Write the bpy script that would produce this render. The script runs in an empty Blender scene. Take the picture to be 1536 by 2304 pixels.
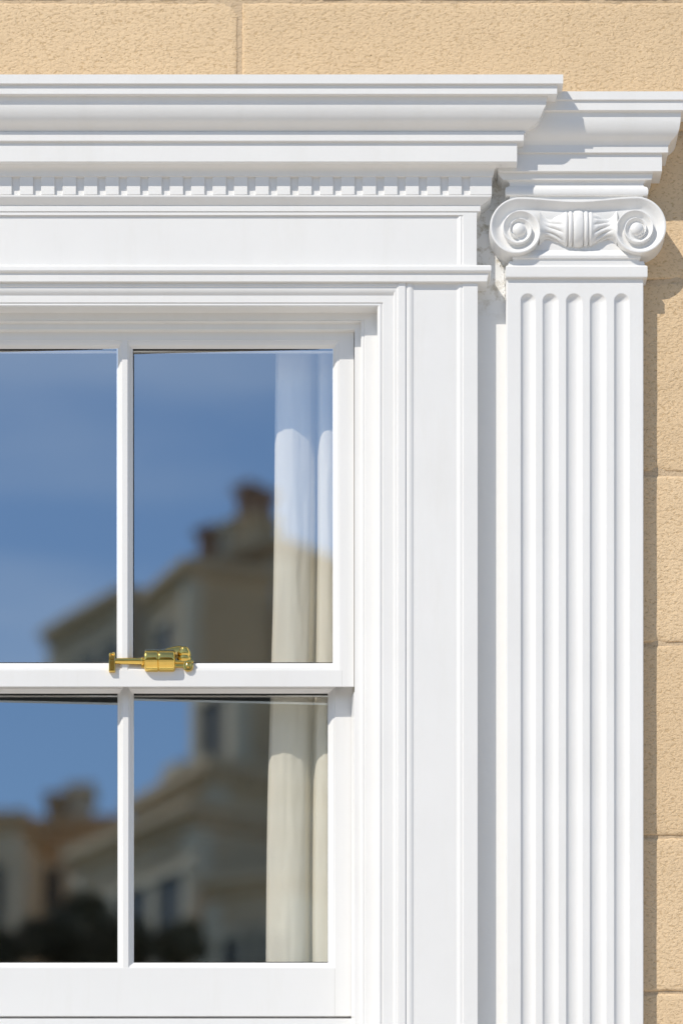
import bpy, bmesh, math, random
from mathutils import Vector, noise, Matrix
random.seed(7)
# ------------------------------------------------------------------ units
# lengths are in survey units of 0.7 mm; depth w is measured out from the face of the stone wall
S = 0.0007; D = 7000.0; VX = 768.0; VY = 3700.0; H0 = 1.6
KX, KY = 0.95, 1.42                       # slope of the sunlight across / down per unit of depth
def P(X, Y, w):
    f = (1 - w / D) * S
    return Vector(((X - VX) * f, -w * S, H0 + (VY - Y) * f))
C = bpy.context.scene.collection
sc = bpy.context.scene
# ------------------------------------------------------------------ camera
cam = bpy.data.cameras.new('camera'); co = bpy.data.objects.new('camera', cam); C.objects.link(co)
co.location = (0, -D * S, H0); co.rotation_euler = (math.radians(90), 0, 0)
cam.sensor_fit = 'VERTICAL'; cam.sensor_height = 36; cam.sensor_width = 24
cam.lens = D / 2304 * 36; cam.shift_y = (VY - 1152) / 2304; cam.clip_start = 0.1; cam.clip_end = 3000
cam.dof.use_dof = True; cam.dof.focus_distance = D * S - 0.01; cam.dof.aperture_fstop = 3.0
sc.camera = co
# ------------------------------------------------------------------ sky, sun, exposure
world = bpy.data.worlds.new('World'); sc.world = world; world.use_nodes = True
nt = world.node_tree; nt.nodes.clear()
sky = nt.nodes.new('ShaderNodeTexSky'); sky.sky_type = 'NISHITA'; sky.sun_disc = False
to_sun = Vector((-KX, -1, KY)).normalized()
sky.sun_elevation = math.asin(to_sun.z); sky.sun_rotation = math.atan2(to_sun.x, to_sun.y)
sky.air_density = 1.0; sky.dust_density = 0.1; sky.ozone_density = 3.0; sky.altitude = 200
bg = nt.nodes.new('ShaderNodeBackground'); bg.inputs[1].default_value = 0.10
wo = nt.nodes.new('ShaderNodeOutputWorld')
tc = nt.nodes.new('ShaderNodeTexCoord'); mp = nt.nodes.new('ShaderNodeMapping'); mp.inputs['Scale'].default_value = (3, 3, 14)
nz = nt.nodes.new('ShaderNodeTexNoise'); nz.inputs['Scale'].default_value = 1.6; nz.inputs['Detail'].default_value = 6
cr = nt.nodes.new('ShaderNodeValToRGB'); cr.color_ramp.elements[0].position = .46; cr.color_ramp.elements[1].position = .78
cr.color_ramp.elements[1].color = (.5, .5, .5, 1)
mx = nt.nodes.new('ShaderNodeMix'); mx.data_type = 'RGBA'; mx.inputs[7].default_value = (7.2, 7.8, 8.8, 1)
L = nt.links
L.new(tc.outputs['Generated'], mp.inputs[0]); L.new(mp.outputs[0], nz.inputs['Vector']); L.new(nz.outputs['Fac'], cr.inputs[0])
L.new(cr.outputs[0], mx.inputs[0]); L.new(sky.outputs[0], mx.inputs[6]); L.new(mx.outputs[2], bg.inputs[0]); L.new(bg.outputs[0], wo.inputs[0])
sun = bpy.data.lights.new('sun', 'SUN'); sun.energy = 3.1; sun.angle = math.radians(0.5); sun.color = (1, .945, .855)
so = bpy.data.objects.new('sun', sun); C.objects.link(so); so.rotation_euler = to_sun.to_track_quat('Z', 'Y').to_euler(); so.location = (-4, -6, 9)
sc.view_settings.view_transform = 'Standard'; sc.view_settings.look = 'None'; sc.view_settings.gamma = 1
sc.view_settings.exposure = 0.31
sc.render.engine = 'CYCLES'
sc.cycles.max_bounces = 12; sc.cycles.transparent_max_bounces = 16; sc.cycles.diffuse_bounces = 5
# ------------------------------------------------------------------ materials
def mat(name, col, rough=.5, metal=0, var=0., vscale=4., bump=0., bscale=60., bdist=.001, coat=0, col2=None):
    m = bpy.data.materials.new(name); m.use_nodes = True; n = m.node_tree; b = n.nodes['Principled BSDF']
    b.inputs['Base Color'].default_value = (*col, 1); b.inputs['Roughness'].default_value = rough; b.inputs['Metallic'].default_value = metal
    b.inputs['Coat Weight'].default_value = coat
    t = n.nodes.new('ShaderNodeTexCoord')
    if var or col2:
        z = n.nodes.new('ShaderNodeTexNoise'); z.inputs['Scale'].default_value = vscale; z.inputs['Detail'].default_value = 6
        n.links.new(t.outputs['Object'], z.inputs['Vector'])
        k = n.nodes.new('ShaderNodeMix'); k.data_type = 'RGBA'
        c2 = col2 if col2 else tuple(c * (1 - var) for c in col)
        k.inputs[6].default_value = (*col, 1); k.inputs[7].default_value = (*c2, 1)
        r = n.nodes.new('ShaderNodeMapRange'); r.inputs[1].default_value = .35; r.inputs[2].default_value = .7
        n.links.new(z.outputs['Fac'], r.inputs[0]); n.links.new(r.outputs[0], k.inputs[0]); n.links.new(k.outputs[2], b.inputs['Base Color'])
    if bump:
        z = n.nodes.new('ShaderNodeTexNoise'); z.inputs['Scale'].default_value = bscale; z.inputs['Detail'].default_value = 5
        n.links.new(t.outputs['Object'], z.inputs['Vector'])
        u = n.nodes.new('ShaderNodeBump'); u.inputs['Strength'].default_value = bump; u.inputs['Distance'].default_value = bdist
        n.links.new(z.outputs['Fac'], u.inputs['Height']); n.links.new(u.outputs[0], b.inputs['Normal'])
    return m
M = {}
M['paint'] = mat('white_gloss_paint', (.815, .805, .785), .38, var=.03, vscale=9, bump=.22, bscale=140, bdist=.0006)
M['sash'] = mat('white_sash_paint', (.80, .79, .77), .33, var=.025, vscale=7, bump=.15, bscale=90, bdist=.0006)
for k_ in ('paint', 'sash'):                  # brushed gloss paint: long faint bristle marks and a little weathering
    n = M[k_].node_tree; b = n.nodes['Principled BSDF']; lk = n.links.new
    old = b.inputs['Normal'].links[0].from_node; t = n.nodes.new('ShaderNodeTexCoord'); prev = old
    for sc3, st_, ds_ in (((900, 900, 18), .16, .0004), ((6, 6, 2.2), .30, .0035)):
        mp_ = n.nodes.new('ShaderNodeMapping'); mp_.inputs['Scale'].default_value = sc3; z = n.nodes.new('ShaderNodeTexNoise'); z.inputs['Scale'].default_value = 1; z.inputs['Detail'].default_value = 3
        u = n.nodes.new('ShaderNodeBump'); u.inputs['Strength'].default_value = st_; u.inputs['Distance'].default_value = ds_
        lk(t.outputs['Object'], mp_.inputs[0]); lk(mp_.outputs[0], z.inputs['Vector']); lk(z.outputs['Fac'], u.inputs['Height']); lk(prev.outputs[0], u.inputs['Normal']); prev = u
    lk(prev.outputs[0], b.inputs['Normal'])
    col = b.inputs['Base Color'].links[0].from_socket
    z = n.nodes.new('ShaderNodeTexNoise'); z.inputs['Scale'].default_value = 1; z.inputs['Detail'].default_value = 8; z.inputs['Roughness'].default_value = .7
    mp_ = n.nodes.new('ShaderNodeMapping'); mp_.inputs['Scale'].default_value = (22, 22, 3); lk(t.outputs['Object'], mp_.inputs[0]); lk(mp_.outputs[0], z.inputs['Vector'])
    rr = n.nodes.new('ShaderNodeMapRange'); rr.inputs[1].default_value = .52; rr.inputs[2].default_value = .8; rr.inputs[4].default_value = .22; lk(z.outputs['Fac'], rr.inputs[0])
    kk = n.nodes.new('ShaderNodeMix'); kk.data_type = 'RGBA'; lk(rr.outputs[0], kk.inputs[0]); lk(col, kk.inputs[6]); kk.inputs[7].default_value = (.66, .63, .56, 1); lk(kk.outputs[2], b.inputs['Base Color'])
M['brass'] = mat('polished_brass', (.90, .63, .17), .08, 1, var=.12, vscale=60)
M['brassdark'] = mat('aged_brass', (.42, .25, .05), .3, 1)
M['road'] = mat('pale_setts', (.5, .47, .43), .9, var=.3, vscale=2)
M['pave'] = mat('pale_paving', (.72, .66, .58), .85, var=.2, vscale=1.5)
M['grass'] = mat('hill_grass', (.06, .085, .03), .95, var=.4, vscale=.2)
M['hstone'] = mat('far_stone', (.86, .60, .36), .9, var=.25, vscale=.8)
M['hgrey'] = mat('far_render', (.78, .57, .37), .9, var=.2, vscale=.6)
M['hdark'] = mat('far_dark_stone', (.68, .46, .27), .9, var=.25, vscale=.6)
M['htrim'] = mat('far_trim', (.78, .64, .47), .8)
M['slate'] = mat('slate', (.12, .105, .09), .7, var=.3, vscale=1)
M['brick'] = mat('red_brick', (.50, .28, .18), .9, var=.3, vscale=4)
M['hglass'] = mat('far_window_glass', (.10, .09, .08), .5)
M['leaf'] = mat('leaf', (.17, .14, .08), .95, var=.5, vscale=.9)
M['bark'] = mat('bark', (.06, .045, .03), .9)
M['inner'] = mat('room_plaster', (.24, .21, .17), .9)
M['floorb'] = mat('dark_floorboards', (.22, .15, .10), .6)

M['joint'] = mat('paint_joint', (.60, .59, .56), .6)
M['shade_black'] = mat('painted_shade_black', (.015, .015, .012), .7)  # near-black standing in for shade in the rebates and under the rail
def glass_mat():                          # clear panes with gloss added on their outer faces, reflecting far more than real glass
    m = bpy.data.materials.new('window_glass'); m.use_nodes = True; n = m.node_tree; n.nodes.clear()
    o = n.nodes.new('ShaderNodeOutputMaterial'); ad = n.nodes.new('ShaderNodeAddShader')
    tr = n.nodes.new('ShaderNodeBsdfTransparent'); tr.inputs[0].default_value = (.885, .88, .87, 1)
    gl = n.nodes.new('ShaderNodeBsdfGlossy'); gl.inputs['Roughness'].default_value = 0
    ge = n.nodes.new('ShaderNodeNewGeometry'); mk = n.nodes.new('ShaderNodeMix'); mk.data_type = 'RGBA'
    mk.inputs[6].default_value = (.42, .475, .515, 1); mk.inputs[7].default_value = (0, 0, 0, 1)
    n.links.new(ge.outputs['Backfacing'], mk.inputs[0]); n.links.new(mk.outputs[2], gl.inputs[0])
    t = n.nodes.new('ShaderNodeTexCoord'); z = n.nodes.new('ShaderNodeTexNoise'); z.inputs['Scale'].default_value = 3.5; z.inputs['Detail'].default_value = 0
    u = n.nodes.new('ShaderNodeBump'); u.inputs['Strength'].default_value = .5; u.inputs['Distance'].default_value = .0006
    n.links.new(t.outputs['Object'], z.inputs['Vector']); n.links.new(z.outputs['Fac'], u.inputs['Height']); n.links.new(u.outputs[0], gl.inputs['Normal'])
    n.links.new(tr.outputs[0], ad.inputs[0]); n.links.new(gl.outputs[0], ad.inputs[1])
    n.links.new(ad.outputs[0], o.inputs[0]); return m
M['glass'] = glass_mat()

def stone_mat(name, c1, c2, c3):
    m = bpy.data.materials.new(name); m.use_nodes = True; n = m.node_tree; b = n.nodes['Principled BSDF']; lk = n.links.new
    b.inputs['Roughness'].default_value = .95; b.inputs['Specular IOR Level'].default_value = .15
    t = n.nodes.new('ShaderNodeTexCoord')
    def nz(scale, det, rough=.6, dist=0.):
        z = n.nodes.new('ShaderNodeTexNoise'); z.inputs['Scale'].default_value = scale; z.inputs['Detail'].default_value = det
        z.inputs['Roughness'].default_value = rough; z.inputs['Distortion'].default_value = dist; mm = n.nodes.new('ShaderNodeMapping'); mm.inputs['Scale'].default_value = (.62, 1, 1); mm.inputs['Rotation'].default_value = (0, .25, 0)
        lk(t.outputs['Object'], mm.inputs[0]); lk(mm.outputs[0], z.inputs['Vector']); return z
    def rng(src, a, bb, c=0., d=1.):
        r = n.nodes.new('ShaderNodeMapRange'); r.inputs[1].default_value = a; r.inputs[2].default_value = bb; r.inputs[3].default_value = c; r.inputs[4].default_value = d
        lk(src, r.inputs[0]); return r.outputs[0]
    def mixc(f, a, bb):
        k = n.nodes.new('ShaderNodeMix'); k.data_type = 'RGBA'; lk(f, k.inputs[0])
        for i, s in ((6, a), (7, bb)):
            if isinstance(s, tuple): k.inputs[i].default_value = (*s, 1)
            else: lk(s, k.inputs[i])
        return k.outputs[2]
    big = nz(3.2, 5); fine = nz(250, 3, .66, .5); grit = nz(480, 3, .7); med = nz(26, 4)
    col = mixc(rng(big.outputs['Fac'], .35, .68), c1, c2)
    tn = n.nodes.new('ShaderNodeAttribute'); tn.attribute_name = 'tone'
    tm = n.nodes.new('ShaderNodeMath'); tm.operation = 'MULTIPLY'; lk(tn.outputs['Fac'], tm.inputs[0]); tm.inputs[1].default_value = .30
    col = mixc(tm.outputs[0], col, tuple(c * k for c, k in zip(c2, (.80, .76, .70))))
    st = nz(7.5, 6, .7); sm = n.nodes.new('ShaderNodeMath'); sm.operation = 'MULTIPLY'; lk(rng(st.outputs['Fac'], .55, .75), sm.inputs[0]); sm.inputs[1].default_value = .28
    col = mixc(sm.outputs[0], col, tuple(c * .72 for c in c2))
    pit = rng(fine.outputs['Fac'], .545, .64)                       # ochre flecks in the tooled pits
    sc_ = n.nodes.new('ShaderNodeMath'); sc_.operation = 'MULTIPLY'; lk(pit, sc_.inputs[0]); sc_.inputs[1].default_value = .62
    col = mixc(sc_.outputs[0], col, c3)
    holes = n.nodes.new('ShaderNodeTexVoronoi'); holes.inputs['Scale'].default_value = 46; lk(t.outputs['Object'], holes.inputs['Vector'])
    hf = rng(holes.outputs['Distance'], .055, .015)
    col = mixc(hf, col, (.20, .14, .08))
    lk(col, b.inputs['Base Color'])
    # relief
    a = n.nodes.new('ShaderNodeMath'); a.operation = 'MULTIPLY_ADD'; lk(rng(fine.outputs['Fac'], .42, .66), a.inputs[0]); a.inputs[1].default_value = -1.0; a.inputs[2].default_value = 1
    a2 = n.nodes.new('ShaderNodeMath'); a2.operation = 'MULTIPLY_ADD'; lk(grit.outputs['Fac'], a2.inputs[0]); a2.inputs[1].default_value = .5; lk(a.outputs[0], a2.inputs[2])
    a3 = n.nodes.new('ShaderNodeMath'); a3.operation = 'MULTIPLY_ADD'; lk(med.outputs['Fac'], a3.inputs[0]); a3.inputs[1].default_value = 1.6; lk(a2.outputs[0], a3.inputs[2])
    a4 = n.nodes.new('ShaderNodeMath'); a4.operation = 'MULTIPLY_ADD'; lk(hf, a4.inputs[0]); a4.inputs[1].default_value = -2.0; lk(a3.outputs[0], a4.inputs[2])
    u = n.nodes.new('ShaderNodeBump'); u.inputs['Strength'].default_value = .75; u.inputs['Distance'].default_value = .0009
    lk(a4.outputs[0], u.inputs['Height']); lk(u.outputs[0], b.inputs['Normal'])
    return m
M['stone'] = stone_mat('honey_limestone', (.80, .60, .38), (.75, .555, .345), (.47, .315, .16))
M['mortar'] = stone_mat('lime_mortar', (.66, .50, .33), (.56, .42, .27), (.42, .30, .17))

def backing_mat():                       # old paint, stained and flaking towards the top
    m = mat('stained_backing_paint', (.80, .79, .76), .5, bump=.35, bscale=70, bdist=.0012); n = m.node_tree; b = n.nodes['Principled BSDF']; lk = n.links.new
    t = n.nodes.new('ShaderNodeTexCoord'); sx = n.nodes.new('ShaderNodeSeparateXYZ'); lk(t.outputs['Object'], sx.inputs[0])
    r = n.nodes.new('ShaderNodeMapRange'); r.inputs[1].default_value = P(0, 730, 0).z; r.inputs[2].default_value = P(0, 630, 0).z; lk(sx.outputs[2], r.inputs[0])
    z = n.nodes.new('ShaderNodeTexNoise'); z.inputs['Scale'].default_value = 55; z.inputs['Detail'].default_value = 7; z.inputs['Roughness'].default_value = .7; lk(t.outputs['Object'], z.inputs['Vector'])
    r2 = n.nodes.new('ShaderNodeMapRange'); r2.inputs[1].default_value = .5; r2.inputs[2].default_value = .68; lk(z.outputs['Fac'], r2.inputs[0])
    mu = n.nodes.new('ShaderNodeMath'); mu.operation = 'MULTIPLY'; lk(r.outputs[0], mu.inputs[0]); lk(r2.outputs[0], mu.inputs[1])
    k = n.nodes.new('ShaderNodeMix'); k.data_type = 'RGBA'; k.inputs[6].default_value = (.80, .79, .765, 1); k.inputs[7].default_value = (.40, .35, .25, 1)
    lk(mu.outputs[0], k.inputs[0]); lk(k.outputs[2], b.inputs['Base Color']); return m
M['backing'] = backing_mat()

def curtain_mat():
    m = bpy.data.materials.new('cream_curtain_cloth'); m.use_nodes = True; n = m.node_tree; b = n.nodes['Principled BSDF']; lk = n.links.new
    b.inputs['Base Color'].default_value = (.82, .79, .70, 1); b.inputs['Roughness'].default_value = .9
    tl = n.nodes.new('ShaderNodeBsdfTranslucent'); tl.inputs[0].default_value = (.75, .70, .54, 1)
    ms = n.nodes.new('ShaderNodeMixShader'); ms.inputs[0].default_value = .2
    lk(b.outputs[0], ms.inputs[1]); lk(tl.outputs[0], ms.inputs[2]); lk(ms.outputs[0], n.nodes['Material Output'].inputs[0])
    t = n.nodes.new('ShaderNodeTexCoord'); z = n.nodes.new('ShaderNodeTexNoise'); z.inputs['Scale'].default_value = 14; z.inputs['Detail'].default_value = 3
    mp = n.nodes.new('ShaderNodeMapping'); mp.inputs['Scale'].default_value = (1, 1, .3); lk(t.outputs['Object'], mp.inputs[0]); lk(mp.outputs[0], z.inputs['Vector'])
    u = n.nodes.new('ShaderNodeBump'); u.inputs['Strength'].default_value = .5; u.inputs['Distance'].default_value = .006; lk(z.outputs['Fac'], u.inputs['Height']); lk(u.outputs[0], b.inputs['Normal'])
    return m
M['curtain'] = curtain_mat()

# ------------------------------------------------------------------ object helpers
def link(name, me, m, parent=None):
    o = bpy.data.objects.new(name, me); C.objects.link(o); me.materials.append(m)
    if parent: o.parent = parent
    return o
def obj(name, verts, faces, m, parent=None, smooth=35, bevel=0., segs=2, bangle=28):
    me = bpy.data.meshes.new(name); me.from_pydata([tuple(v) for v in verts], [], faces)
    bm = bmesh.new(); bm.from_mesh(me); bmesh.ops.remove_doubles(bm, verts=bm.verts, dist=1e-6)
    bmesh.ops.recalc_face_normals(bm, faces=bm.faces); bm.to_mesh(me); bm.free()
    if smooth:
        me.polygons.foreach_set('use_smooth', [True] * len(me.polygons)); me.set_sharp_from_angle(angle=math.radians(smooth))
    o = link(name, me, m, parent)
    if bevel:
        b = o.modifiers.new('edge', 'BEVEL'); b.width = bevel * S; b.segments = segs; b.limit_method = 'ANGLE'; b.angle_limit = math.radians(bangle); b.harden_normals = True
        b.use_clamp_overlap = True
        wn = o.modifiers.new('normals', 'WEIGHTED_NORMAL'); wn.keep_sharp = True; wn.weight = 100
    return o
def thing(name, label, cat, group=None, loc=None):
    o = bpy.data.objects.new(name, None); C.objects.link(o); o.empty_display_size = .05
    o['label'] = label; o['category'] = cat
    if group: o['group'] = group
    return o
def structure(o): o['kind'] = 'structure'; return o
def box_geo(a, b):
    (x0, y0, z0), (x1, y1, z1) = a, b
    v = [(x, y, z) for x in (x0, x1) for y in (y0, y1) for z in (z0, z1)]
    f = [(0, 1, 3, 2), (4, 6, 7, 5), (0, 4, 5, 1), (2, 3, 7, 6), (0, 2, 6, 4), (1, 5, 7, 3)]
    return v, f
def pbox(X0, X1, Y0, Y1, w0, w1):          # box given by its FRONT face outline (Y0 upper) at depth w1, running back to w0
    a = P(X0, Y1, w1); b = P(X1, Y0, w1)
    return box_geo((a.x, -w1 * S, a.z), (b.x, -w0 * S, b.z))
def merge(parts):
    V, F = [], []
    for v, f in parts:
        k = len(V); V += [tuple(p) for p in v]; F += [tuple(i + k for i in q) for q in f]
    return V, F
XC = 38.0                                   # centre line of the window
def mirx(x): return 2 * (XC - VX) * S - x   # mirror of a world x about the centre line
def curve(p0, p1, kind, n=8):               # moulding curves between two profile points, tuples of equal length (first two drive the shape)
    out = []
    for i in range(1, n):
        t = i / n
        if kind == 'ovolo': a, b = math.sin(t * math.pi / 2), 1 - math.cos(t * math.pi / 2)     # leaves vertically
        elif kind == 'cavetto': a, b = 1 - math.cos(t * math.pi / 2), math.sin(t * math.pi / 2)
        elif kind == 'cyma': a = t; b = .5 - .5 * math.cos(t * math.pi); b = .35 * t + .65 * b
        else: a = b = t
        # a drives Y (height), b drives w and end
        out.append(tuple([p0[0] + (p1[0] - p0[0]) * a] + [p0[k] + (p1[k] - p0[k]) * b for k in range(1, len(p0))]))
    return out
def prof(*items):                            # items: points, with curve names between
    out = []; pend = None
    for it in items:
        if isinstance(it, str): pend = it
        else:
            if pend: out += curve(out[-1], it, pend); pend = None
            out.append(it)
    return out
def cornice_geo(pts, left=None, wback=0.):   # pts (Y, w, Xend); right return back to wback; left: None = mirror, else list of X
    V, F = [], []
    n = len(pts)
    for i, (Y, w, X) in enumerate(pts):
        p = P(X, Y, w)
        lx = mirx(p.x) if left is None else P(left[i] if isinstance(left, list) else left, Y, w).x
        V += [Vector((lx, -wback * S, p.z)), Vector((lx, p.y, p.z)), p, Vector((p.x, -wback * S, p.z))]
    for i in range(n - 1):
        a, b = 4 * i, 4 * i + 4
        for k in range(3): F.append((a + k, a + k + 1, b + k + 1, b + k))
        F.append((a + 3, a, b, b + 3))
    F.append((0, 3, 2, 1)); k = 4 * (n - 1); F.append((k, k + 1, k + 2, k + 3))
    return V, F
def usweep(pts, Yb, closed_back=None):       # inverted U: (X, Y, w) going from outside in
    V, F = [], []
    n = len(pts)
    for X, Y, w in pts:
        p = P(X, Y, w); zb = P(0, Yb, 0).z
        V += [Vector((mirx(p.x), p.y, zb)), Vector((mirx(p.x), p.y, p.z)), p, Vector((p.x, p.y, zb))]
    for i in range(n - 1):
        a, b = 4 * i, 4 * i + 4
        for k in range(3): F.append((a + k, a + k + 1, b + k + 1, b + k))
    return V, F
def ring(pts, back=None):                    # closed rectangular sweep: (Xr, Yt, Yb, w)
    V, F = [], []; n = len(pts)
    for Xr, Yt, Yb, w in pts:
        a = P(Xr, Yt, w); b = P(Xr, Yb, w)
        V += [Vector((mirx(a.x), a.y, a.z)), a, b, Vector((mirx(b.x), b.y, b.z))]
    if back is not None:
        f0, f1 = V[0:4], V[4 * (n - 1):4 * n]
        V += [Vector((v.x, -back * S, v.z)) for v in f1] + [Vector((v.x, -back * S, v.z)) for v in f0]; n += 2
    for i in range(n if back is not None else n - 1):
        a, b = 4 * i, 4 * ((i + 1) % n)
        for k in range(4): F.append((a + k, a + (k + 1) % 4, b + (k + 1) % 4, b + k))
    return V, F
def vextrude(pts, Y0, Y1, wz=0.):                   # vertical member with plan section pts (X, w) (closed polygon)
    V, F = [], []; z0 = P(0, Y0, wz).z; z1 = P(0, Y1, wz).z
    for X, w in pts:
        p = P(X, 0, w); V += [Vector((p.x, p.y, z0)), Vector((p.x, p.y, z1))]
    n = len(pts)
    for i in range(n): j = (i + 1) % n; F.append((2 * i, 2 * j, 2 * j + 1, 2 * i + 1))
    F.append(tuple(2 * i for i in range(n))); F.append(tuple(2 * i + 1 for i in range(n)))
    return V, F

# ------------------------------------------------------------------ ground and street
def slab(name, x0, x1, y0, y1, z0, z1, m): return structure(obj(name, *box_geo((x0, y0, z0), (x1, y1, z1)), m, smooth=0))
structure(obj('ground', [(-1500, -1500, -.15), (1500, -1500, -.15), (1500, 600, -.15), (-1500, 600, -.15)], [(0, 1, 2, 3)], M['grass'], smooth=0))
slab('pavement', -60, 60, -7.5, 0, -.14, 0, M['pave'])
slab('road', -60, 60, -15, -7.5, -.146, -.13, M['road'])
slab('footway', -60, 60, -24, -15, -.14, 0, M['pave'])
def hill():
    V, F = [], []; nx, ny = 40, 30
    for j in range(ny + 1):
        for i in range(nx + 1):
            x = -160 + 320 * i / nx; y = -26 - 170 * j / ny
            t = max(0, min(1, (-26 - y) / 60)); s = t * t * (3 - 2 * t)
            z = -.3 + 13.5 * s + 1.2 * noise.noise(Vector((x * .03, y * .03, 0))) * s
            if j == ny: z = -.3
            V.append((x, y, z))
    for j in range(ny):
        for i in range(nx):
            a = j * (nx + 1) + i; F.append((a, a + 1, a + nx + 2, a + nx + 1))
    return structure(obj('hillside', V, F, M['grass'], smooth=60))
hill()

# ------------------------------------------------------------------ stone wall
def stone_wall():
    t = thing('stone_wall', 'honey coloured limestone ashlar wall around the white window surround', 'wall')
    V, F, T = [], [], []
    def block(X0, X1, Y0, Y1, seed):
        g = 9.0; rnd = random.Random(seed); nx = max(2, int((X1 - X0) / g)); ny = max(2, int((Y1 - Y0) / g)); base = len(V)
        off = rnd.uniform(-1.2, 1.2); tone = rnd.random(); jl, jr, jt, jb = [rnd.uniform(2.2, 5.5) for _ in range(4)]
        def fr(n, a, b):
            l = [0, 1.5, 3.5, 6.5]; r = [b - a - v for v in reversed(l)]; k = max(1, int((b - a - 14) / g))
            mid = [6.5 + (b - a - 13) * i / k for i in range(1, k)]
            return [a + v for v in l + mid + r]
        xs = fr(nx, X0 + jl, X1 - jr); ys = fr(ny, Y0 + jt, Y1 - jb); nx = len(xs); ny = len(ys)
        for j, Y in enumerate(ys):
            for i, X in enumerate(xs):
                e = min(i, nx - 1 - i, j, ny - 1 - j); drop = [4.5, 1.8, .8, .15][e] if e < 4 else 0
                wv = 1.3 * noise.noise(Vector((X * .013, Y * .013, seed))) + .5 * noise.noise(Vector((X * .06, Y * .06, seed)))
                ex = 2.0 * noise.noise(Vector((X * .05, Y * .05, seed + 9))) if e < 3 else 0
                ch = max(0, noise.noise(Vector((X * .022, Y * .022, seed + 3))) - .25) * 9 if e < 4 else 0
                V.append(P(X + (ex if 2 > min(i, nx - 1 - i) else 0), Y + (ex if 2 > min(j, ny - 1 - j) else 0), off + wv - drop - ch)); T.append(tone)
        for j in range(ny - 1):
            for i in range(nx - 1):
                a = base + j * nx + i; F.append((a, a + 1, a + nx + 1, a + nx))
    courses = [-1650, -1240, -830, -400, 3, 300, 632, 1066, 1448, 1884, 2234, 2640, 3040, 3440, 3860, 4260, 4680, 5090, 5500, 5985]
    seed = 1
    for c in range(len(courses) - 1):
        Y0, Y1 = courses[c], courses[c + 1]
        hole = 300 <= Y0 < 2640
        X = -2600 + (540 - 8 - 0) * 0
        if Y0 == 3: edges = [-2700, -1900, -1120, -330, 540, 1640, 2440, 3240]
        elif hole: edges = [-2700, -1900 + (c % 2) * 200, -1100, None, 1290, 1780 + (c % 2) * 260, 2500, 3240]
        else:
            edges = [-2700 + (c % 2) * 380 + 760 * i for i in range(8)]; edges[0] = -2700; edges[-1] = 3240
        for i in range(len(edges) - 1):
            if edges[i] is None or edges[i + 1] is None: continue
            block(edges[i], edges[i + 1], Y0, Y1, seed); seed += 1
    me = bpy.data.meshes.new('ashlar_face'); me.from_pydata([tuple(v) for v in V], [], F)
    at = me.attributes.new('tone', 'FLOAT', 'POINT'); at.data.foreach_set('value', T)
    me.polygons.foreach_set('use_smooth', [True] * len(me.polygons)); link('ashlar_face', me, M['stone'], t)
    # mortar bed and the core behind it, with the window opening left out
    g = [pbox(-2700, 3240, -1650, 310, -120, -3.8), pbox(1270, 3240, 310, 2630, -120, -3.8), pbox(-2700, -1120, 310, 2630, -120, -3.8), pbox(-2700, 3240, 2630, 5985, -120, -3.8)]
    obj('mortar', *merge(g), M['mortar'], t, smooth=0)
    return t
stone_wall()

# ------------------------------------------------------------------ main cornice over the window
cor = thing('window_cornice', 'white painted cornice with a row of dentils above the sash window', 'cornice')
W = 146.0
crown = prof((167.5, W, 1266), (187.5, W, 1266), (189.5, W - 6, 1252), (211, W - 6, 1252), (212, W - 8, 1250), (214, W - 15, 1240), 'cyma2', (233, W - 17, 1238))
crown = prof((167.5, W, 1266), (187.5, W, 1266), (190.3, W - 6, 1252.5), (211, W - 6, 1252.5), (216.5, W - 17, 1230), (233, W - 18.5, 1228))
def cyma_pts(Y0, w0, X0, Y1, w1, X1, n=14):
    out = []
    for i in range(1, n + 1):
        t = i / n; b = t - .125 * math.sin(2 * math.pi * t) * 1.0
        out.append((Y0 + (Y1 - Y0) * t, w0 + (w1 - w0) * b, X0 + (X1 - X0) * b))
    return out
crown += [(239, W - 19.0, 1226), (246, W - 20.2, 1222), (252, W - 21.8, 1219.5), (258, W - 23.8, 1217), (264, W - 26.2, 1214), (270, W - 29.4, 1211), (275, W - 32.8, 1207), (280, W - 36.8, 1202), (284, W - 40.4, 1196), (288, W - 44, 1190), (292, W - 47, 1185), (296, W - 49.5, 1182)]
obj('crown_moulding', *cornice_geo([(Y, w - 5.5, X) for Y, w, X in crown] + [(300, W - 53, 1180)]), M['paint'], cor, bevel=1.0)
corona = [(296, W - 52, 1178), (317, W - 52, 1178), (320, W - 58, 1163), (364, W - 58, 1163)]
obj('corona', *cornice_geo(corona), M['paint'], cor, bevel=.9)
bed = prof((366, W - 70, 1128), (371, W - 71, 1128), 'cavetto', (390, W - 84, 1110), (396, W - 84.5, 1108))
obj('bed_moulding', *cornice_geo(bed), M['paint'], cor, bevel=.6)
obj('dentil_band', *cornice_geo([(394, W - 92.6, 1097), (440, W - 92.6, 1097)]), M['paint'], cor)
def dentil_geo(X0, X1): return pbox(X0, X1, 393, 438, W - 100, W - 87)
e0, e1 = 1056.5, 1106.0
o = obj('dentil', *dentil_geo(e0, e1), M['paint'], cor, bevel=1.0)
first = obj('dentil', *dentil_geo(1008, 1038.5), M['paint'], cor, bevel=1.0)
pitch = 48.15
for k in range(1, 48):
    if k > 24: break
    d = first.copy(); C.objects.link(d); d.parent = cor; d.location.x = -k * pitch * (1 - (W - 87) / D) * S
lower = prof((438.5, W - 86.5, 1106), (442.5, W - 86.5, 1104), (463.5, W - 99.5, 1081), (464.5, W - 97, 1080.5), (475.5, W - 97, 1080.5), (477, W - 100, 1076), (484, W - 102.5, 1073))
obj('dentil_moulding', *cornice_geo(lower), M['paint'], cor, bevel=.7)

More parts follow.
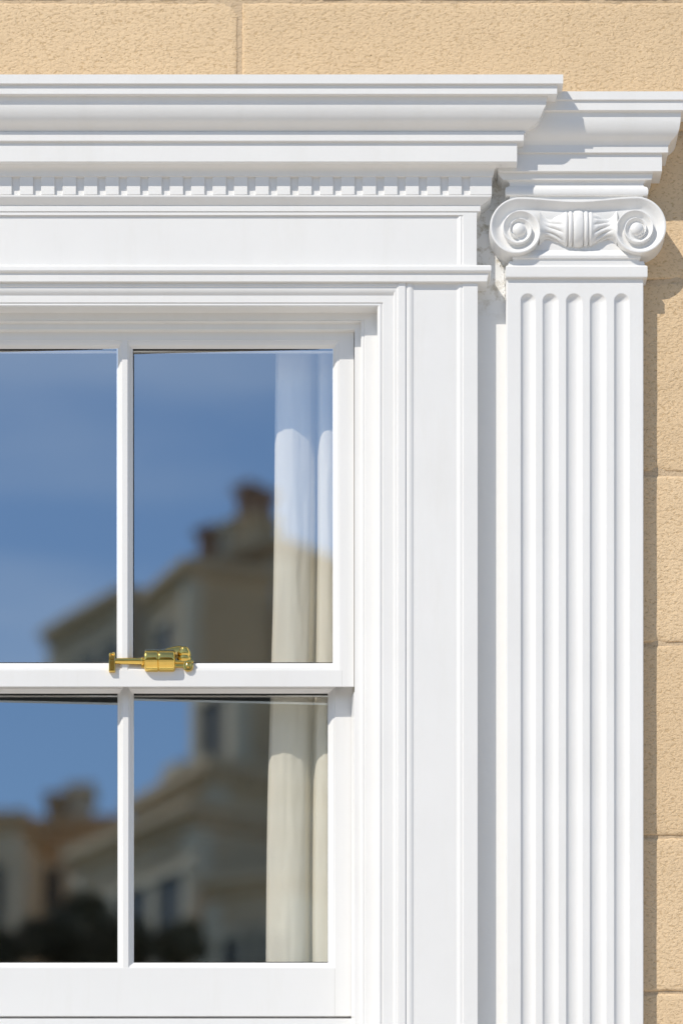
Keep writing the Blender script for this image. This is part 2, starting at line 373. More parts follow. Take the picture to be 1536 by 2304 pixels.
# ------------------------------------------------------------------ frieze, ledge, casing, architrave
sur = thing('window_surround', 'white panelled window surround with frieze board and stepped architrave', 'window surround')
FR = 43.5
# frieze board with sunk panel
V1 = pbox(-1000, 1072, 470, 602, 0, 48)
fz = ring([(1072, 478, 602, 0), (1072, 478, 602, 48), (1041, 484, 598, 48), (1039.5, 484, 598, 46), (1036, 484, 597.5, 47), (1032.5, 484, 597, 46.2), (1029, 484, 596.5, 44.2), (1026, 484, 595.5, FR), (1022, 485, 595, FR)])
obj('frieze_board', *fz, M['paint'], sur, bevel=.5)
pn = pbox(-955, 1027.5, 480, 599, 5, FR + .35); obj('frieze_panel', *pn, M['paint'], sur)
ledge = prof((596.5, 55, 1102), (598, 58.5, 1104), (600, 59.5, 1104.5), (608, 59.5, 1104.5), (611.3, 58, 1103), (612.5, 55, 1099), (614.8, 53.8, 1098), (616, 54, 1098), (633, 54, 1094.5))
obj('ledge_moulding', *cornice_geo(ledge), M['paint'], sur, bevel=.5)
cas = [(1074, 0), (1074, 48), (1041, 48), (1040, 46), (1036, 46.8), (1032, 46), (1029, 44.2), (1025, FR), (931, FR), (929, 44.5), (926, 46.6), (921, 47.4), (916.5, 46.6), (914.5, 45.0), (912.5, 45.0), (911.5, 48.4), (896, 48.4), (895.5, 0)]
cl = obj('casing', *vextrude(cas, 634, 2420), M['paint'], sur, bevel=.5)
def mirror_geo(g): v, f = g; return [Vector((mirx(p[0]), p[1], p[2])) for p in v], f
obj('casing', *mirror_geo(vextrude(cas, 634, 2420)), M['paint'], sur, bevel=.5)
arch = [(896, 634, 44), (896, 640, 47), (893, 643.5, 47), (892, 645, 45.2), (890.5, 650, 45.5), (888, 655, 44.6), (886, 660, 42), (885, 664, 39.5), (884, 666, 39.2), (861, 680.5, 39), (860, 681.5, 36.5), (858, 683, 36.5), (857, 684, 38.4), (853.5, 686.5, 39), (850, 689, 37.8), (848.5, 690, 35)]
rev = P(848.5, 690, 35)                       # the reveal runs straight back from here
def back(X, Y, w, w2):                        # apparent position of the same true x,z at another depth
    k = (1 - w / D) / (1 - w2 / D); return (VX + (X - VX) * k, VY + (VY - Y) * -k, w2)
arch.append(back(848.5, 690, 35, 2.2)); arch += [(820.5, 719.5, 2.2), (819.5, 720.2, .2), (817, 721.5, 1.4), (813.5, 722.5, .8), (811.5, 723.5, -2)]
arch.append(back(811.5, 723.5, -2, -12)); arch += [(797.5, 741, -12)]; arch.append(back(797.5, 741, -12, -70))
obj('architrave', *usweep(arch, 2420), M['paint'], sur, bevel=.35)
obj('backing_board', *pbox(1068, 1150, 300, 2420, -60, 2), M['backing'], sur)
obj('backing_board', *mirror_geo(pbox(1068, 1150, 300, 2420, -60, 2)), M['backing'], sur)
obj('head_board', *pbox(-1070, 1066, 300, 660, -60, 30), M['paint'], sur)
# old sealant and paint crust in the gap beside the capital
V, F = [], []
for i in range(26):
    r = random.Random(i); Y = 590 + i * 3.0; X = 1133 - 3 * math.exp(-i / 4.) * 3 + r.uniform(-1.5, 1.5); s = r.uniform(1.5, 3.4)
    v, f = pbox(X - s * .7, X + s * .7, Y - s * 1.4, Y + s * 1.4, 0, 3 + r.uniform(0, 1.5)); V2, F2 = merge([(V, F), (v, f)]); V, F = V2, F2
obj('sealant_crust', V, F, M['backing'], sur, smooth=80, bevel=1.2)

# ------------------------------------------------------------------ pilaster
pil = thing('pilaster', 'white fluted pilaster with scrolled Ionic capital to the right of the window', 'pilaster')
def shaft():
    cs = [(1187, 16), (1237.5, 17), (1290.5, 17.5), (1344, 17.5), (1397.5, 16.5)]
    dep = 8.2
    X0, X1, w = 1138.5, 1446.5, 36.0
    xs = [X0]
    while xs[-1] < X1 - .1: xs.append(min(X1, xs[-1] + 1.4))
    ys = [625, 640, 655] + [657 + 1.2 * i for i in range(24)] + [690, 760, 2420]
    def seg(r, R):
        if r >= R: return 0
        t = r / R; return dep * (1 - t * t) ** .62
    V, F = [], []
    for Y in ys:
        for X in xs:
            d = 0
            for c, R in cs:
                r = abs(X - c) if Y >= 661 + R else math.hypot(X - c, Y - 661 - R)
                d = max(d, seg(r, R))
            d2 = min(X - X0, X1 - X); e = .9 * max(0, 1 - d2 / 1.6) ** 2
            p = P(X, Y, w); V.append(Vector((p.x, -(w - d - e) * S, p.z)))
    nx, ny = len(xs), len(ys)
    for j in range(ny - 1):
        for i in range(nx - 1): a = j * nx + i; F.append((a, a + 1, a + nx + 1, a + nx))
    b = len(V)
    for side in (0, nx - 1):
        for j in range(ny): q = V[j * nx + side]; V.append(Vector((q.x, 0, q.z)))
    for j in range(ny - 1):
        F.append((j * nx, (j + 1) * nx, b + j + 1, b + j)); F.append((j * nx + nx - 1, b + ny + j, b + ny + j + 1, (j + 1) * nx + nx - 1))
    return V, F
obj('fluted_shaft', *shaft(), M['paint'], pil, smooth=65)
coll = prof((588, 38, 1447), (597, 38.5, 1450), (598, 42.5, 1454), (600, 44, 1455.5), (621, 44, 1455.5), (623.5, 43, 1455), (624, 42, 1454.5))
def leftlist(pts, c=1297.0, k=0):              # left ends mirrored about the pilaster centre
    xs = []
    for Y, w, X in pts:
        cx = VX + (c - VX) * (1 - 40 / D) / (1 - w / D); xs.append(2 * cx - X)
    return xs
obj('collar', *cornice_geo(coll, leftlist(coll, 1296)), M['paint'], pil, bevel=1.0)
neck = prof((495, 33, 1430), (563, 33.5, 1430), (564, 35, 1432), 'cyma', (568, 39, 1436), (575, 43, 1440), (581, 42, 1440), (583.5, 39, 1438), (590, 38.5, 1437), (600, 38, 1437))
obj('neck_moulding', *cornice_geo(neck, leftlist(neck, 1296)), M['paint'], pil, bevel=.5)
aba = prof((408, 43, 1446), (419, 43, 1447), (421, 44.5, 1454), (423, 46.5, 1456.5), (428, 47.6, 1457.5), (434, 47.6, 1457.5), (438.5, 46, 1456), (440.5, 44, 1452), (441, 41, 1446), (470, 40, 1446))
obj('abacus', *cornice_geo(aba, leftlist(aba, 1296)), M['paint'], pil, bevel=.6)
c2 = [(205.5, 110, 1546), (224, 110, 1546), (226.3, 105, 1536), (247.5, 105, 1536), (252.5, 95.5, 1531), (267, 94.5, 1530)]
c2 += [(272, 94.0, 1529.5), (278, 93.0, 1529), (284, 91.4, 1528), (290, 89.4, 1527), (295, 87.2, 1525), (300, 84.4, 1523), (304.5, 81.4, 1520), (308.5, 78.2, 1517), (312, 75, 1514), (316, 71.4, 1510), (320, 68.4, 1507), (325, 66, 1504), (328, 64.5, 1502), (343, 64.5, 1502), (345.5, 59, 1488), (385, 59, 1488)]
c2 = [(Y, (64.5 + (w - 64.5) * .8) if w > 64.5 else w, X) for Y, w, X in c2]
obj('pilaster_cornice', *cornice_geo(c2, 1120), M['paint'], pil, bevel=.9)
b2 = prof((384, 50.5, 1470), (392, 50.5, 1467), (401, 50.3, 1466), (404, 49.8, 1464), 'cavetto', (411, 44, 1449), (412, 43, 1447))
obj('pilaster_bed_moulding', *cornice_geo(b2, [1120, 1120, 1128] + leftlist(b2, 1296)[3:]), M['paint'], pil, bevel=.5)

# volutes: a spiral relief grown on a polar grid, mirrored for the other side
WV = 50.0
def f_channel(t):                              # relief across one turn of the scroll, t=0 outer lip .. 1 next lip
    if t < .05: return 5.2 * math.sqrt(max(0, 1 - ((.05 - t) / .05) ** 2)) 
    if t < .17: return 5.2
    if t < .24: return 5.2 - 2.2 * (t - .17) / .07
    if t < .86:
        s = (t - .24) / .62; return 3.0 - 12.0 * math.sin(s * math.pi * .5) ** 1.2
    return -9.0
KS = .585
def r_sp(u): return (72.0 if u <= 0 else 72.0 * KS ** u) if u < .25 else 72.0 * KS ** u
def volute(cx, cy, sgn):                       # sgn=+1: left volute (turns top, left, bottom, right)
    V, F = [], []; na, nr = 200, 64; re = 15.5
    def r_out(u): return 72.0 * KS ** (u * 1.0) + 3.0 * math.sin(min(1, u * 2) * math.pi) 
    for i in range(na + 1):
        u = i / na; ang = u * 2 * math.pi; R0 = r_out(u)
        dx, dy = -math.sin(ang) * sgn, -math.cos(ang)
        for j in range(nr + 1):
            r = R0 * (1 - j / nr)
            # which turn does this radius lie in
            k = 0; 
            while k < 4 and r < r_out_full(u + k + 1): k += 1
            ro, ri = r_out_full(u + k), r_out_full(u + k + 1)
            t = (ro - r) / (ro - ri) if ro > ri else 0
            fade = min(1, ro / 60) ** .8
            h = f_channel(min(1, max(0, t))) * fade
            if r < re + 3 and r > re: h = min(h, -4.0)
            h += 3.0 * (1 - r / 72)
            if r < re: h = -4.0 + 11.0 * math.sqrt(max(0, 1 - (r / re) ** 2)) + 1.5
            p = P(cx + dx * r, cy + dy * r, WV); V.append(Vector((p.x, -(WV + h) * S, p.z)))
    m = nr + 1
    for i in range(na):
        for j in range(nr): a = i * m + j; F.append((a, a + 1, a + m + 1, a + m))
    b = len(V)
    for i in range(na + 1): q = V[i * m]; V.append(Vector((q.x, 0, q.z)))
    for i in range(na): F.append((i * m, (i + 1) * m, b + i + 1, b + i))
    return V, F
def r_out_full(u):
    base = 72.0 * KS ** u
    return base + (3.0 * math.sin(min(1, u * 2) * math.pi) if u < 1 else 0)
CL, CR, CY = (1167.0, 517.0), (1431.5, 515.5), 0
obj('volute', *volute(*CL, +1), M['paint'], pil, smooth=40)
obj('volute', *volute(*CR, -1), M['paint'], pil, smooth=40)
def scroll_band():
    V, F = [], []; nx, ny = 90, 40
    for i in range(nx + 1):
        s = i / nx; X = CL[0] + (CR[0] - CL[0]) * s
        cy = CL[1] + (CR[1] - CL[1]) * s; sag = 9.0 * math.sin(math.pi * s) ** 2
        yt = cy - 72 + sag; yl = cy - 72 * KS + 1
        for j in range(ny + 1):
            t = j / ny * 1.0; Y = yt + (yl - yt) * t; h = f_channel(t) + 3.0 * (t * .42)
            p = P(X, Y, WV); V.append(Vector((p.x, -(WV + h) * S, p.z)))
        for (Y, w) in ((yl + 14, WV - 8), (yl + 50, 35)): V.append(P(X, Y, w))
        p = P(X, yt, WV); V.append(Vector((p.x, 0, p.z)))
    m = ny + 4
    for i in range(nx):
        for j in range(ny + 2): a = i * m + j; F.append((a, a + 1, a + m + 1, a + m))
        a = i * m; F.append((a, a + m, a + 2 * m - 1, a + m - 1))
    return V, F
obj('scroll_band', *scroll_band(), M['paint'], pil, smooth=40)
def ornament():
    V, F = [], []; x0, x1 = 1213.0, 1387.0; nx, na = 170, 96; xc = (x0 + x1) / 2
    def rad(a):                                # a = distance from the middle
        if a < 11: return 37 + 5 * math.sqrt(max(0, 1 - (a / 11.5) ** 2))
        if a < 13: return 34
        if a < 22: return 36 + 4.5 * math.sqrt(max(0, 1 - ((a - 17.5) / 4.7) ** 2))
        if a < 24: return 32.5
        if a < 32: return 35 + 4 * math.sqrt(max(0, 1 - ((a - 28) / 4.2) ** 2))
        if a < 66: s = (a - 32) / 34; return 37 - 15 * math.sin(s * math.pi / 2) ** .9
        s = (a - 66) / 21; return 22 + 15 * s ** 1.6
    for i in range(nx + 1):
        X = x0 + (x1 - x0) * i / nx; a = abs(X - xc); R = rad(a)
        for k in range(na + 1):
            th = math.pi * (k / na) - .15 + .3 * (k / na)
            th = -.2 + (math.pi + .4) * k / na
            lf = 0
            if a > 32:
                s = min(1, (a - 32) / 10) * min(1, max(0, (80 - a) / 22)); ph = th * 6 + (a - 32) * .085 * (1 if X < xc else 1.15)
                lf = 8.0 * s * (abs(math.sin(ph)) ** .55 - .6)
                if a > 60: lf += 3.2 * math.sin(th * 4) * (a - 60) / 27
            rr = R + lf
            Y = 511 - rr * math.cos(th) ; w = 33 + .62 * rr * max(-.2, math.sin(th))
            p = P(X, Y, 45); V.append(Vector((p.x, -w * S, p.z)))
    m = na + 1
    for i in range(nx):
        for k in range(na): q = i * m + k; F.append((q, q + 1, q + m + 1, q + m))
    return V, F
obj('leaf_ornament', *ornament(), M['paint'], pil, smooth=45)

# ------------------------------------------------------------------ sash window
win = thing('sash_window', 'white sliding sash window with glazing bars reflecting a blue sky', 'window')
def bar_geo(Xa, Xb, Y0, Y1, w, dd, wb):
    c = [(Xa, w - dd), (Xa + 3, w - dd + 1), (Xa + 9, w - 3), (Xa + 11.5, w - 2.5), (Xa + 12, w), (Xb - 12, w), (Xb - 11.5, w - 2.5), (Xb - 9, w - 3), (Xb - 3, w - dd + 1), (Xb, w - dd), (Xb, wb), (Xa, wb)]
    return vextrude(c, Y0, Y1, w)
def rot_pane(name, X0, X1, Y0, Y1, w, up, right, parent):
    # a glazed pane 3 mm thick; turned slightly to steer what it mirrors
    c = (P(X0, Y0, w) + P(X1, Y1, w)) / 2; a = P(X0, Y1, w) - c; b = P(X1, Y0, w) - c
    v, f = box_geo((a.x, -.0015, a.z), (b.x, .0015, b.z))
    o = obj(name, v, f, M['glass'], parent, smooth=0); o.location = c; o.rotation_euler = (up, 0, right); return o
UW, LW = -27.0, -67.0
# upper sash
us = obj('upper_sash', *ring([(795.9, 759.1, 1542.0, -64), (796, 745.2, 1546.2, UW - 4), (796, 743.5, 1545, UW), (763.5, 766.5, 1507.5, UW), (763, 767, 1507, UW - 1.6), (760, 770.5, 1504.5, UW - 1.8), (755, 777, 1499, UW - 4.5), (750.5, 783, 1494, UW - 10), (748, 785, 1492, UW - 11.5)], back=-64), M['sash'], win, bevel=.5)
for k in range(2):
    x = -k * 485.0
    obj('glazing_bar', *bar_geo(263 + x, 299.5 + x, 766.0, 1508.0, UW - .35, 11.5, -62), M['sash'], us, bevel=.3)
def rebate_shade(X0, X1, Y0, Y1, wa, wb, parent):  # dark ring added round a pane, painting shade onto the rebate soffit
    a = P(X0, Y1, wa); b = P(X1, Y0, wa); e = 1.3 * S; g = []
    for (x0, x1, z0, z1) in ((a.x, b.x, b.z - e, b.z + e), (a.x, b.x, a.z - e, a.z + e), (a.x - e, a.x + e * .2, a.z + e, b.z - e), (b.x - e * .2, b.x + e, a.z + e, b.z - e)):
        g.append(box_geo((x0, -wa * S, z0), (x1, -wb * S, z1)))
    obj('rebate_shade_ring', *merge(g), M['shade_black'], parent, smooth=0)
for X0, X1 in ((299.5, 748), (-185, 263)): rebate_shade(X0, X1, 785.2, 1491.5, UW - 12, -46, us)
for X0, X1 in ((293, 752), (-192, 269), (-676, -216)):
    rot_pane('glass_pane', X0, X1, 778, 1498, -47, 0.0, -.030, us)
# lower sash
ls = obj('lower_sash', *ring([(794.5, 1500, 2286, LW), (753.5, 1546, 2177.5, LW), (753, 1547, 2177, LW - 1.6), (750, 1549, 2175, LW - 1.8), (745, 1554, 2171.5, LW - 5), (740, 1559, 2167.5, LW - 10), (737.5, 1560.5, 2166, LW - 11.5)], back=-106), M['sash'], win, bevel=.5)
for k in range(2):
    x = -k * 474.0
    obj('glazing_bar', *bar_geo(265 + x, 301.5 + x, 1540, 2178.0, LW - .35, 11.5, -104), M['sash'], ls, bevel=.3)
for X0, X1 in ((301.5, 737.5), (-172, 265)): rebate_shade(X0, X1, 1561, 2165.5, LW - 12, -88.5, ls)
a_, b_, c_, d_ = P(-690, 1544.8, -37), P(772, 1544.8, -37), P(772, 1541.8, -62.5), P(-690, 1541.8, -62.5)
q_ = [a_, b_, c_, d_] + [v - Vector((0, 0, 1.1 * S)) for v in (a_, b_, c_, d_)]
obj('soffit_shade_strip', q_, [(0, 1, 2, 3), (4, 5, 6, 7), (0, 1, 5, 4), (1, 2, 6, 5), (2, 3, 7, 6), (3, 0, 4, 7)], M['shade_black'], us, smooth=0)  # added black strip, so the lower panes mirror a dark rail underside
obj('joint_line', *merge([pbox(768.5, 769.3, 1508.5, 1544, UW - 1, UW + .12)]), M['joint'], us, smooth=0)
obj('joint_line', *merge([pbox(752.6, 753.4, 2179, 2285, LW - 1, LW + .12)]), M['joint'], ls, smooth=0)
for X0, X1 in ((296, 741), (-178, 270), (-660, -204)):
    rot_pane('glass_pane', X0, X1, 1552, 2172, -90, 0.0, .0375, ls)
obj('parting_bead', *vextrude([(796.5, -30), (790, -65), (800, -65), (800, -30)], 1548, 2420), M['sash'], win)
obj('sill', *pbox(-800, 797.5, 2291.5, 2420, -110, -52), M['sash'], win, bevel=1.2)
obj('outer_sill', *pbox(-1040, 1160, 2420, 2500, -60, 95), M['paint'], sur, bevel=2)

# ------------------------------------------------------------------ brass sash lock
lock = thing('sash_lock', 'polished brass sash lock lying along the middle rail of the window', 'sash lock')
def lathe_x(pts, cy, cw, na=40, m='brass', name='x'):   # pts (X, r): turned about a horizontal axis
    V, F = [], []
    for X, r in pts:
        c = P(X, cy, cw)
        for k in range(na):
            a = 2 * math.pi * k / na; V.append(c + Vector((0, math.cos(a) * r * S, math.sin(a) * r * S)))
    n = len(pts)
    for i in range(n - 1):
        for k in range(na): F.append((i * na + k, i * na + (k + 1) % na, (i + 1) * na + (k + 1) % na, (i + 1) * na + k))
    F.append(tuple(range(na))); F.append(tuple((n - 1) * na + k for k in range(na)))
    return V, F
def lathe_dir(c, axis, pts, na=32):
    q = Vector(axis).normalized().to_track_quat('Z', 'Y'); V, F = [], []
    for h, r in pts:
        for k in range(na):
            a = 2 * math.pi * k / na; V.append(c + q @ Vector((math.cos(a) * r * S, math.sin(a) * r * S, h * S)))
    n = len(pts)
    for i in range(n - 1):
        for k in range(na): F.append((i * na + k, i * na + (k + 1) % na, (i + 1) * na + (k + 1) % na, (i + 1) * na + k))
    F.append(tuple(range(na))); F.append(tuple((n - 1) * na + k for k in range(na)))
    return V, F
CW = -26.0
arc = lambda x0, x1, r, b, n=6, s=1: [(x0 + (x1 - x0) * i / n, r - b + b * math.sqrt(max(0, 1 - (1 - i / n if s > 0 else i / n) ** 2))) for i in range(n + 1)]
barrel = arc(325.5, 331, 24.5, 5) + [(352, 24.8)] + arc(353.5, 356.8, 24.8, 2.2, 4, -1) + arc(357.2, 361, 24.6, 2.2, 4) + [(388, 24.4)] + arc(389, 395, 24.4, 6, 6, -1)
obj('barrel', *lathe_x(barrel, 1487, CW), M['brass'], lock, smooth=50)
shaftp = [(260, 6.6), (300, 7.4), (318, 8.0), (319, 9.6), (321, 10.2), (323, 9.6), (324, 8.4), (330, 8.6)]
obj('spindle', *lathe_x(shaftp, 1487.5, CW), M['brass'], lock, smooth=50)
obj('end_plate', *pbox(245, 259.5, 1484, 1510.5, CW - 20, CW + 9), M['brass'], lock, bevel=1.6, segs=3)
v1 = pbox(245.5, 258, 1475, 1483.7, CW - 16, CW + 4); obj('keep', *v1, M['brassdark'], lock, bevel=1.5, segs=3)
for xx, yy, r in ((248.5, 1472, 3.6), (255, 1470.5, 4.2)):
    c = P(xx, yy + 6, CW - 4); obj('finial', *lathe_dir(c, (0, 0, 1), [(0, 2), (2, 2.4), (3, r * .75), (5, r), (7, r * .9), (9, r * .45), (9.8, .3)], 20), M['brass'], lock, smooth=60)
obj('arm', *pbox(394, 435.5, 1484.5, 1490.5, CW - 16, CW + 6), M['brass'], lock, bevel=1.2, segs=3)
# domed lever that lies over the barrel
V, F = [], []; na, nb = 28, 14
for i in range(na + 1):
    s = i / na; X = 355 + 66 * s; top = 18.5 * math.sin(min(1, s * 1.25 + .02) * math.pi / 2) ** .8 * (1 if s < .8 else math.sqrt(max(0, 1 - ((s - .8) / .2) ** 2 * .6)))
    for j in range(nb + 1):
        th = math.pi * j / nb; V.append(P(X, 1471 - top * math.sin(th), CW - 12) + Vector((0, 13 * math.cos(th) * S, 0)))
m = nb + 1
for i in range(na):
    for j in range(nb): a = i * m + j; F.append((a, a + 1, a + m + 1, a + m))
    F.append((i * m, (i + 1) * m, (i + 1) * m + nb, i * m + nb))
F.append(tuple(range(m))); F.append(tuple(na * m + j for j in range(m)))
obj('lever', V, F, M['brass'], lock, smooth=50)
c = P(415, 1488, CW - 6); obj('hinge_pin', *lathe_dir(c, (0, 0, 1), [(-3, 13), (0, 15), (4, 16.5), (7, 16), (8, 13.5), (10, 13.2), (12, 15.2), (17, 15.8), (21, 15), (22, 12.4), (25, 12.2), (28, 11.5), (31, 9), (33.5, 5.5), (34.5, 1)], 36), M['brass'], lock, smooth=50)
cv = P(423.5, 1499, CW + 2)
obj('snail_end', *lathe_dir(cv, (0, -1, 0), [(-14, 10.5), (-1, 12), (2, 12), (4, 11), (4.2, 8.6), (1.6, 7.6), (1.4, 5.6), (4.6, 4.8), (5.6, 2.6), (5.9, .4)], 36), M['brass'], lock, smooth=50)
obj('base_plate', *pbox(318, 432, 1491, 1501, -62, -26), M['brass'], lock, bevel=.8)

# ------------------------------------------------------------------ curtain behind the glass
def curtain():
    V, F = [], []; key = [(0, -134), (3, -125), (9, -119), (34, -116), (56, -121), (76, -132), (84, -150), (92, -164), (97, -146), (101, -128), (109, -119), (126, -117), (150, -128), (172, -150), (188, -162), (204, -140), (222, -122), (250, -118), (290, -150), (330, -128)]
    def cr(p0, p1, p2, p3, t): return .5 * (2 * p1 + (p2 - p0) * t + (2 * p0 - 5 * p1 + 4 * p2 - p3) * t * t + (3 * p1 - p0 - 3 * p2 + p3) * t ** 3)
    sec = []
    for i in range(len(key) - 1):
        k = [key[max(0, min(len(key) - 1, i + d))] for d in (-1, 0, 1, 2)]
        for q in range(6): t = q / 6; sec.append((cr(k[0][0], k[1][0], k[2][0], k[3][0], t), cr(k[0][1], k[1][1], k[2][1], k[3][1], t)))
    ny = 120
    for j in range(ny + 1):
        Y = 560 + (2480 - 560) * j / ny; t = (Y - 950) / 1200
        left = 620.5 - 22 * max(-.35, t) + 2.0 * math.sin(Y * .006)
        k = 1 + .10 * t
        for x, w in sec:
            wob = 3.2 * noise.noise(Vector((x * .035, Y * .0028, 3.3))) + 1.4 * noise.noise(Vector((x * .09, Y * .012, 7.)))
            fold = .7 * math.sin((x + Y * .03) * .16) * max(0, min(1, x / 20)) 
            V.append(P(left + x * k, Y, w + wob * 1.1 + fold * .8))
    m = len(sec)
    for j in range(ny):
        for i in range(m - 1): a = j * m + i; F.append((a, a + 1, a + m + 1, a + m))
    o = obj('curtain', V, F, M['curtain'], None, smooth=80)
    sd = o.modifiers.new('cloth', 'SOLIDIFY'); sd.thickness = .0008
    o['label'] = 'cream curtain hanging in soft folds behind the right edge of the window glass'; o['category'] = 'curtain'
    return o
curtain()

# ------------------------------------------------------------------ the room behind
def room():
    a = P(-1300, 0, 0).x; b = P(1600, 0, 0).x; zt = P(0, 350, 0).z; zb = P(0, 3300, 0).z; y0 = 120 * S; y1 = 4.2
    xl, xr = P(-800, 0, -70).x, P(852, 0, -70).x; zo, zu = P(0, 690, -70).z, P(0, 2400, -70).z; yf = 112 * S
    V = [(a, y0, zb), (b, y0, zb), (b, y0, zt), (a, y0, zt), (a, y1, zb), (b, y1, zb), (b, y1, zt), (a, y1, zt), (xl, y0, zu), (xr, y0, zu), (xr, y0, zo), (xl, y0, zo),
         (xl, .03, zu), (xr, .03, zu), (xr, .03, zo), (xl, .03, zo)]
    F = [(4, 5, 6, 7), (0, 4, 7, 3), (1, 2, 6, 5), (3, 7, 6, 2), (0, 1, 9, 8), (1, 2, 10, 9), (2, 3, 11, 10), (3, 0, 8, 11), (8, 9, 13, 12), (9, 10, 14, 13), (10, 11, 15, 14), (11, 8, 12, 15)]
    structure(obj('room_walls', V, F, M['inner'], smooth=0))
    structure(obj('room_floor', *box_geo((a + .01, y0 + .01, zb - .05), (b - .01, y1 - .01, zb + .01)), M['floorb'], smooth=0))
room()

# ------------------------------------------------------------------ the hillside houses across the street (seen mirrored in the panes)
def Q(X, Y, dist):                             # point at a sight line from the camera, dist metres out from the wall
    k = (dist + D * S) / D; return Vector(((X - VX) * k, -dist, H0 + (VY - Y) * k))
def house(name, label, X0, X1, Yeave, L0, ang, width, depth, wallm, chim, storeys=3, bays=3, hgt=8.5, roofh=1.6, parapet=True):
    t = thing(name, label, 'house', 'stone houses on the hill across the street')
    c = Q(X0, Yeave, L0)                       # near-left corner of the eaves
    u = Vector((math.cos(ang), math.sin(ang), 0)); v = Vector((u.y, -u.x, 0))      # u along the front, v away from the window
    z1 = c.z; z0 = z1 - hgt
    def T(a, b, z): return c + u * a + v * b + Vector((0, 0, z - c.z))
    def bx(a0, a1, b0, b1, za, zb): 
        vv = [T(a, b, z) for a in (a0, a1) for b in (b0, b1) for z in (za, zb)]; return vv, [(0, 1, 3, 2), (4, 6, 7, 5), (0, 4, 5, 1), (2, 3, 7, 6), (0, 2, 6, 4), (1, 5, 7, 3)]
    obj('wall', *bx(0, width, 0, depth, z0, z1), wallm, t, smooth=0)
    obj('eaves_cornice', *merge([bx(-.16, width + .16, -.2, depth + .16, z1 - .05, z1 + .12), bx(-.09, width + .09, -.1, depth + .09, z1 - .2, z1 - .055)]), M['hdark'] if wallm is M['hdark'] else M['hgrey'], t, smooth=0)
    rv = [T(-.1, -.1, z1 + .125), T(width + .1, -.1, z1 + .125), T(width + .1, depth + .1, z1 + .125), T(-.1, depth + .1, z1 + .125), T(width * .3, depth / 2, z1 + roofh), T(width * .7, depth / 2, z1 + roofh)]
    rf = obj('roof', rv, [(0, 1, 5, 4), (2, 3, 4, 5), (1, 2, 5), (3, 0, 4), (0, 3, 2, 1)], M['slate'], t, smooth=0)
    for (a, b, wd, h, mm, pots) in chim:
        cm = obj('chimney', *merge([bx(a, a + wd, b, b + .8, z1 - .2, z1 + h), bx(a - .08, a + wd + .08, b - .08, b + .88, z1 + h, z1 + h + .15)]), mm, rf, smooth=0)
        for p in range(pots):
            pc = T(a + wd * (p + .5) / pots, b + .4, z1 + h + .15)
            obj('chimney_pot', *[(lambda V_, F_: (V_, F_))(*lathe_dir(pc, (0, 0, 1), [(0, 200), (60, 185), (500, 150), (560, 180), (620, 180)], 12))][0], M['brick'], cm, smooth=40)
    bw = width / bays; sh = hgt / storeys
    obj('string_course', *merge([bx(-.12, width + .12, -.14, depth + .1, z1 - sh * s - .28, z1 - sh * s - .08) for s in range(1, storeys)] + [bx(-.06, .28, -.06, .3, z0, z1 - .31), bx(width - .28, width + .06, -.06, .3, z0, z1 - .31)]), M['htrim'], t, smooth=0)
    for s in range(storeys):
        for k in range(bays):
            a = bw * (k + .5); zc = z1 - .9 - sh * s
            w = obj('window', *merge([bx(a - .62, a + .62, -.10, -.004, zc - 1.75, zc - 1.6), bx(a - .62, a + .62, -.08, -.004, zc, zc + .14), bx(a - .6, a - .48, -.06, -.004, zc - 1.598, zc - .002), bx(a + .48, a + .6, -.06, -.004, zc - 1.598, zc - .002)]), M['htrim'], t, smooth=0)
            obj('pane', *bx(a - .475, a + .475, -.03, -.006, zc - 1.595, zc - .005), M['hglass'], w, smooth=0)
    return t
rad = math.radians
UX, LX = -392.0, 490.0                         # where the slightly skewed upper and lower panes look
LT = 'terraced_house'
house(LT, 'tall dark stone house with red chimney stacks high on the hill', 468 + UX, 0, 1262, 62, rad(38), 2.2, 2.4, M['hdark'], [(-.16, -.15, .40, .72, M['brick'], 0), (.44, -.1, .30, .70, M['htrim'], 0), (.84, -.1, .62, .72, M['hstone'], 0), (.90, -.06, .40, 1.38, M['brick'], 0)], 4, 2, 14, .5)
house(LT, 'pale stone house with a deep projecting cornice below the tall dark one', 332 + UX, 0, 1336, 60.5, rad(63), 2.5, 1.8, M['hstone'], [], 4, 1, 13, .3)
house(LT, 'low grey wing with long sloping eaves at the end of the upper row', 110 + UX, 0, 1420, 64, rad(56), 3.7, 2.6, M['hgrey'], [], 3, 3, 12, .3)
house(LT, 'tall tan corner block rising above the lower row', 425 + LX, 0, 1490, 52, rad(64), 1.6, 4, M['hstone'], [], 5, 1, 12, .3)
house(LT, 'tall brown gable standing against the tan corner block', 514 + LX, 0, 1400, 53, rad(30), 2.2, 4, M['hdark'], [], 5, 3, 13, .3)
house(LT, 'tan stone house with a cream chimney and sloping parapet', 296 + LX, 0, 1812, 50, rad(63), 2.8, 4, M['hstone'], [(.7, .2, .5, .35, M['htrim'], 0)], 3, 2, 8, .3)
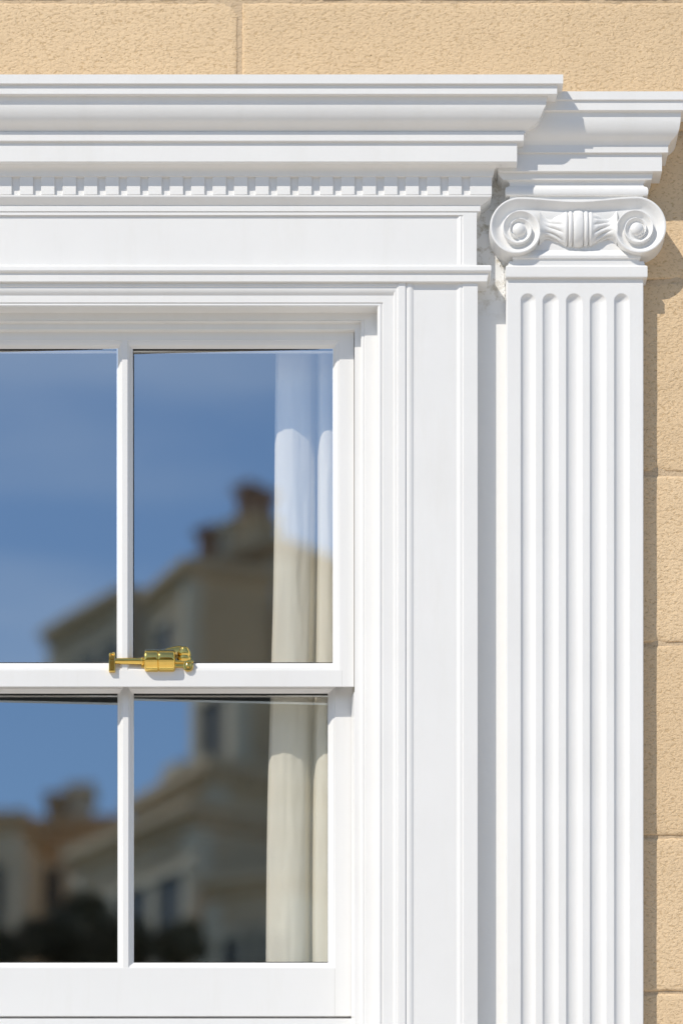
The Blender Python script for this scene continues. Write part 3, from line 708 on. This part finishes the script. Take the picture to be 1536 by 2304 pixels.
house(LT, 'dark slate roofed house with paired chimney stacks', 42 + LX, 0, 1856, 58, rad(6), 2.0, 5, M['hdark'], [(.5, .5, .36, .6, M['hdark'], 0), (.95, .5, .42, .75, M['htrim'], 0)], 3, 2, 10, .25)
house(LT, 'pale rendered house at the left end of the lower row', -60 + LX, 0, 1846, 56, rad(12), .9, 4, M['htrim'], [], 3, 1, 9, .3)
house(LT, 'cream fronted cottage with white window frames above the dark trees', 165 + LX, 0, 1925, 46, rad(60), 3.6, 3, M['hgrey'], [], 2, 3, 5, .2)
house(LT, 'plain grey house at the foot of the slope', 452 + LX, 0, 1985, 42, rad(30), 1.6, 3, M['hgrey'], [], 2, 2, 6, .3)
def tree(X, Y, dist, R, label):
    t = thing('tree', label, 'tree', 'dark trees below the hillside houses')
    c = Q(X, Y, dist); V, F = [], []
    for i in range(1500):
        d = Vector((random.gauss(0, 1), random.gauss(0, 1), random.gauss(0, .9))).normalized()
        rr = R * (random.random() ** .35) * (.72 + .45 * noise.noise(d * 1.7 + Vector((X, Y, 0)) * .01) + .1)
        p = c + Vector((d.x * rr, d.y * rr, d.z * rr * .9)); s = random.uniform(.05, .12)
        a = Vector((random.gauss(0, 1), random.gauss(0, 1), random.gauss(0, 1))).normalized(); b = a.cross(Vector((random.random(), random.random(), random.random() + .1))).normalized()
        k = len(V); V += [p + a * s, p + b * s * .6, p - a * s, p - b * s * .6]; F.append((k, k + 1, k + 2, k + 3))
    me = bpy.data.meshes.new('crown'); me.from_pydata([tuple(v) for v in V], [], F); link('crown', me, M['leaf'], t)
    base = Vector((c.x, c.y, 1.0)); q = [(0, 260), (1500, 200), ((c.z - 1) * 1000, 120)]
    obj('trunk', *lathe_dir(base, (0, 0, 1), [(h * .001 / S, r * .001 / S) for h, r in q], 12), M['bark'], t, smooth=60)
tree(110 + LX, 2125, 40, .55, 'broad dark tree in front of the lower houses')
tree(250 + LX, 2120, 39, .60, 'bushy dark tree beside the cream fronted cottage')
tree(385 + LX, 2125, 38, .45, 'smaller dark tree at the foot of the slope')
tree(180 + LX, 2040, 41, .32, 'little dark tree showing above the others')
tree(-20 + LX, 2150, 40, .45, 'narrow dark tree at the far edge of the row')
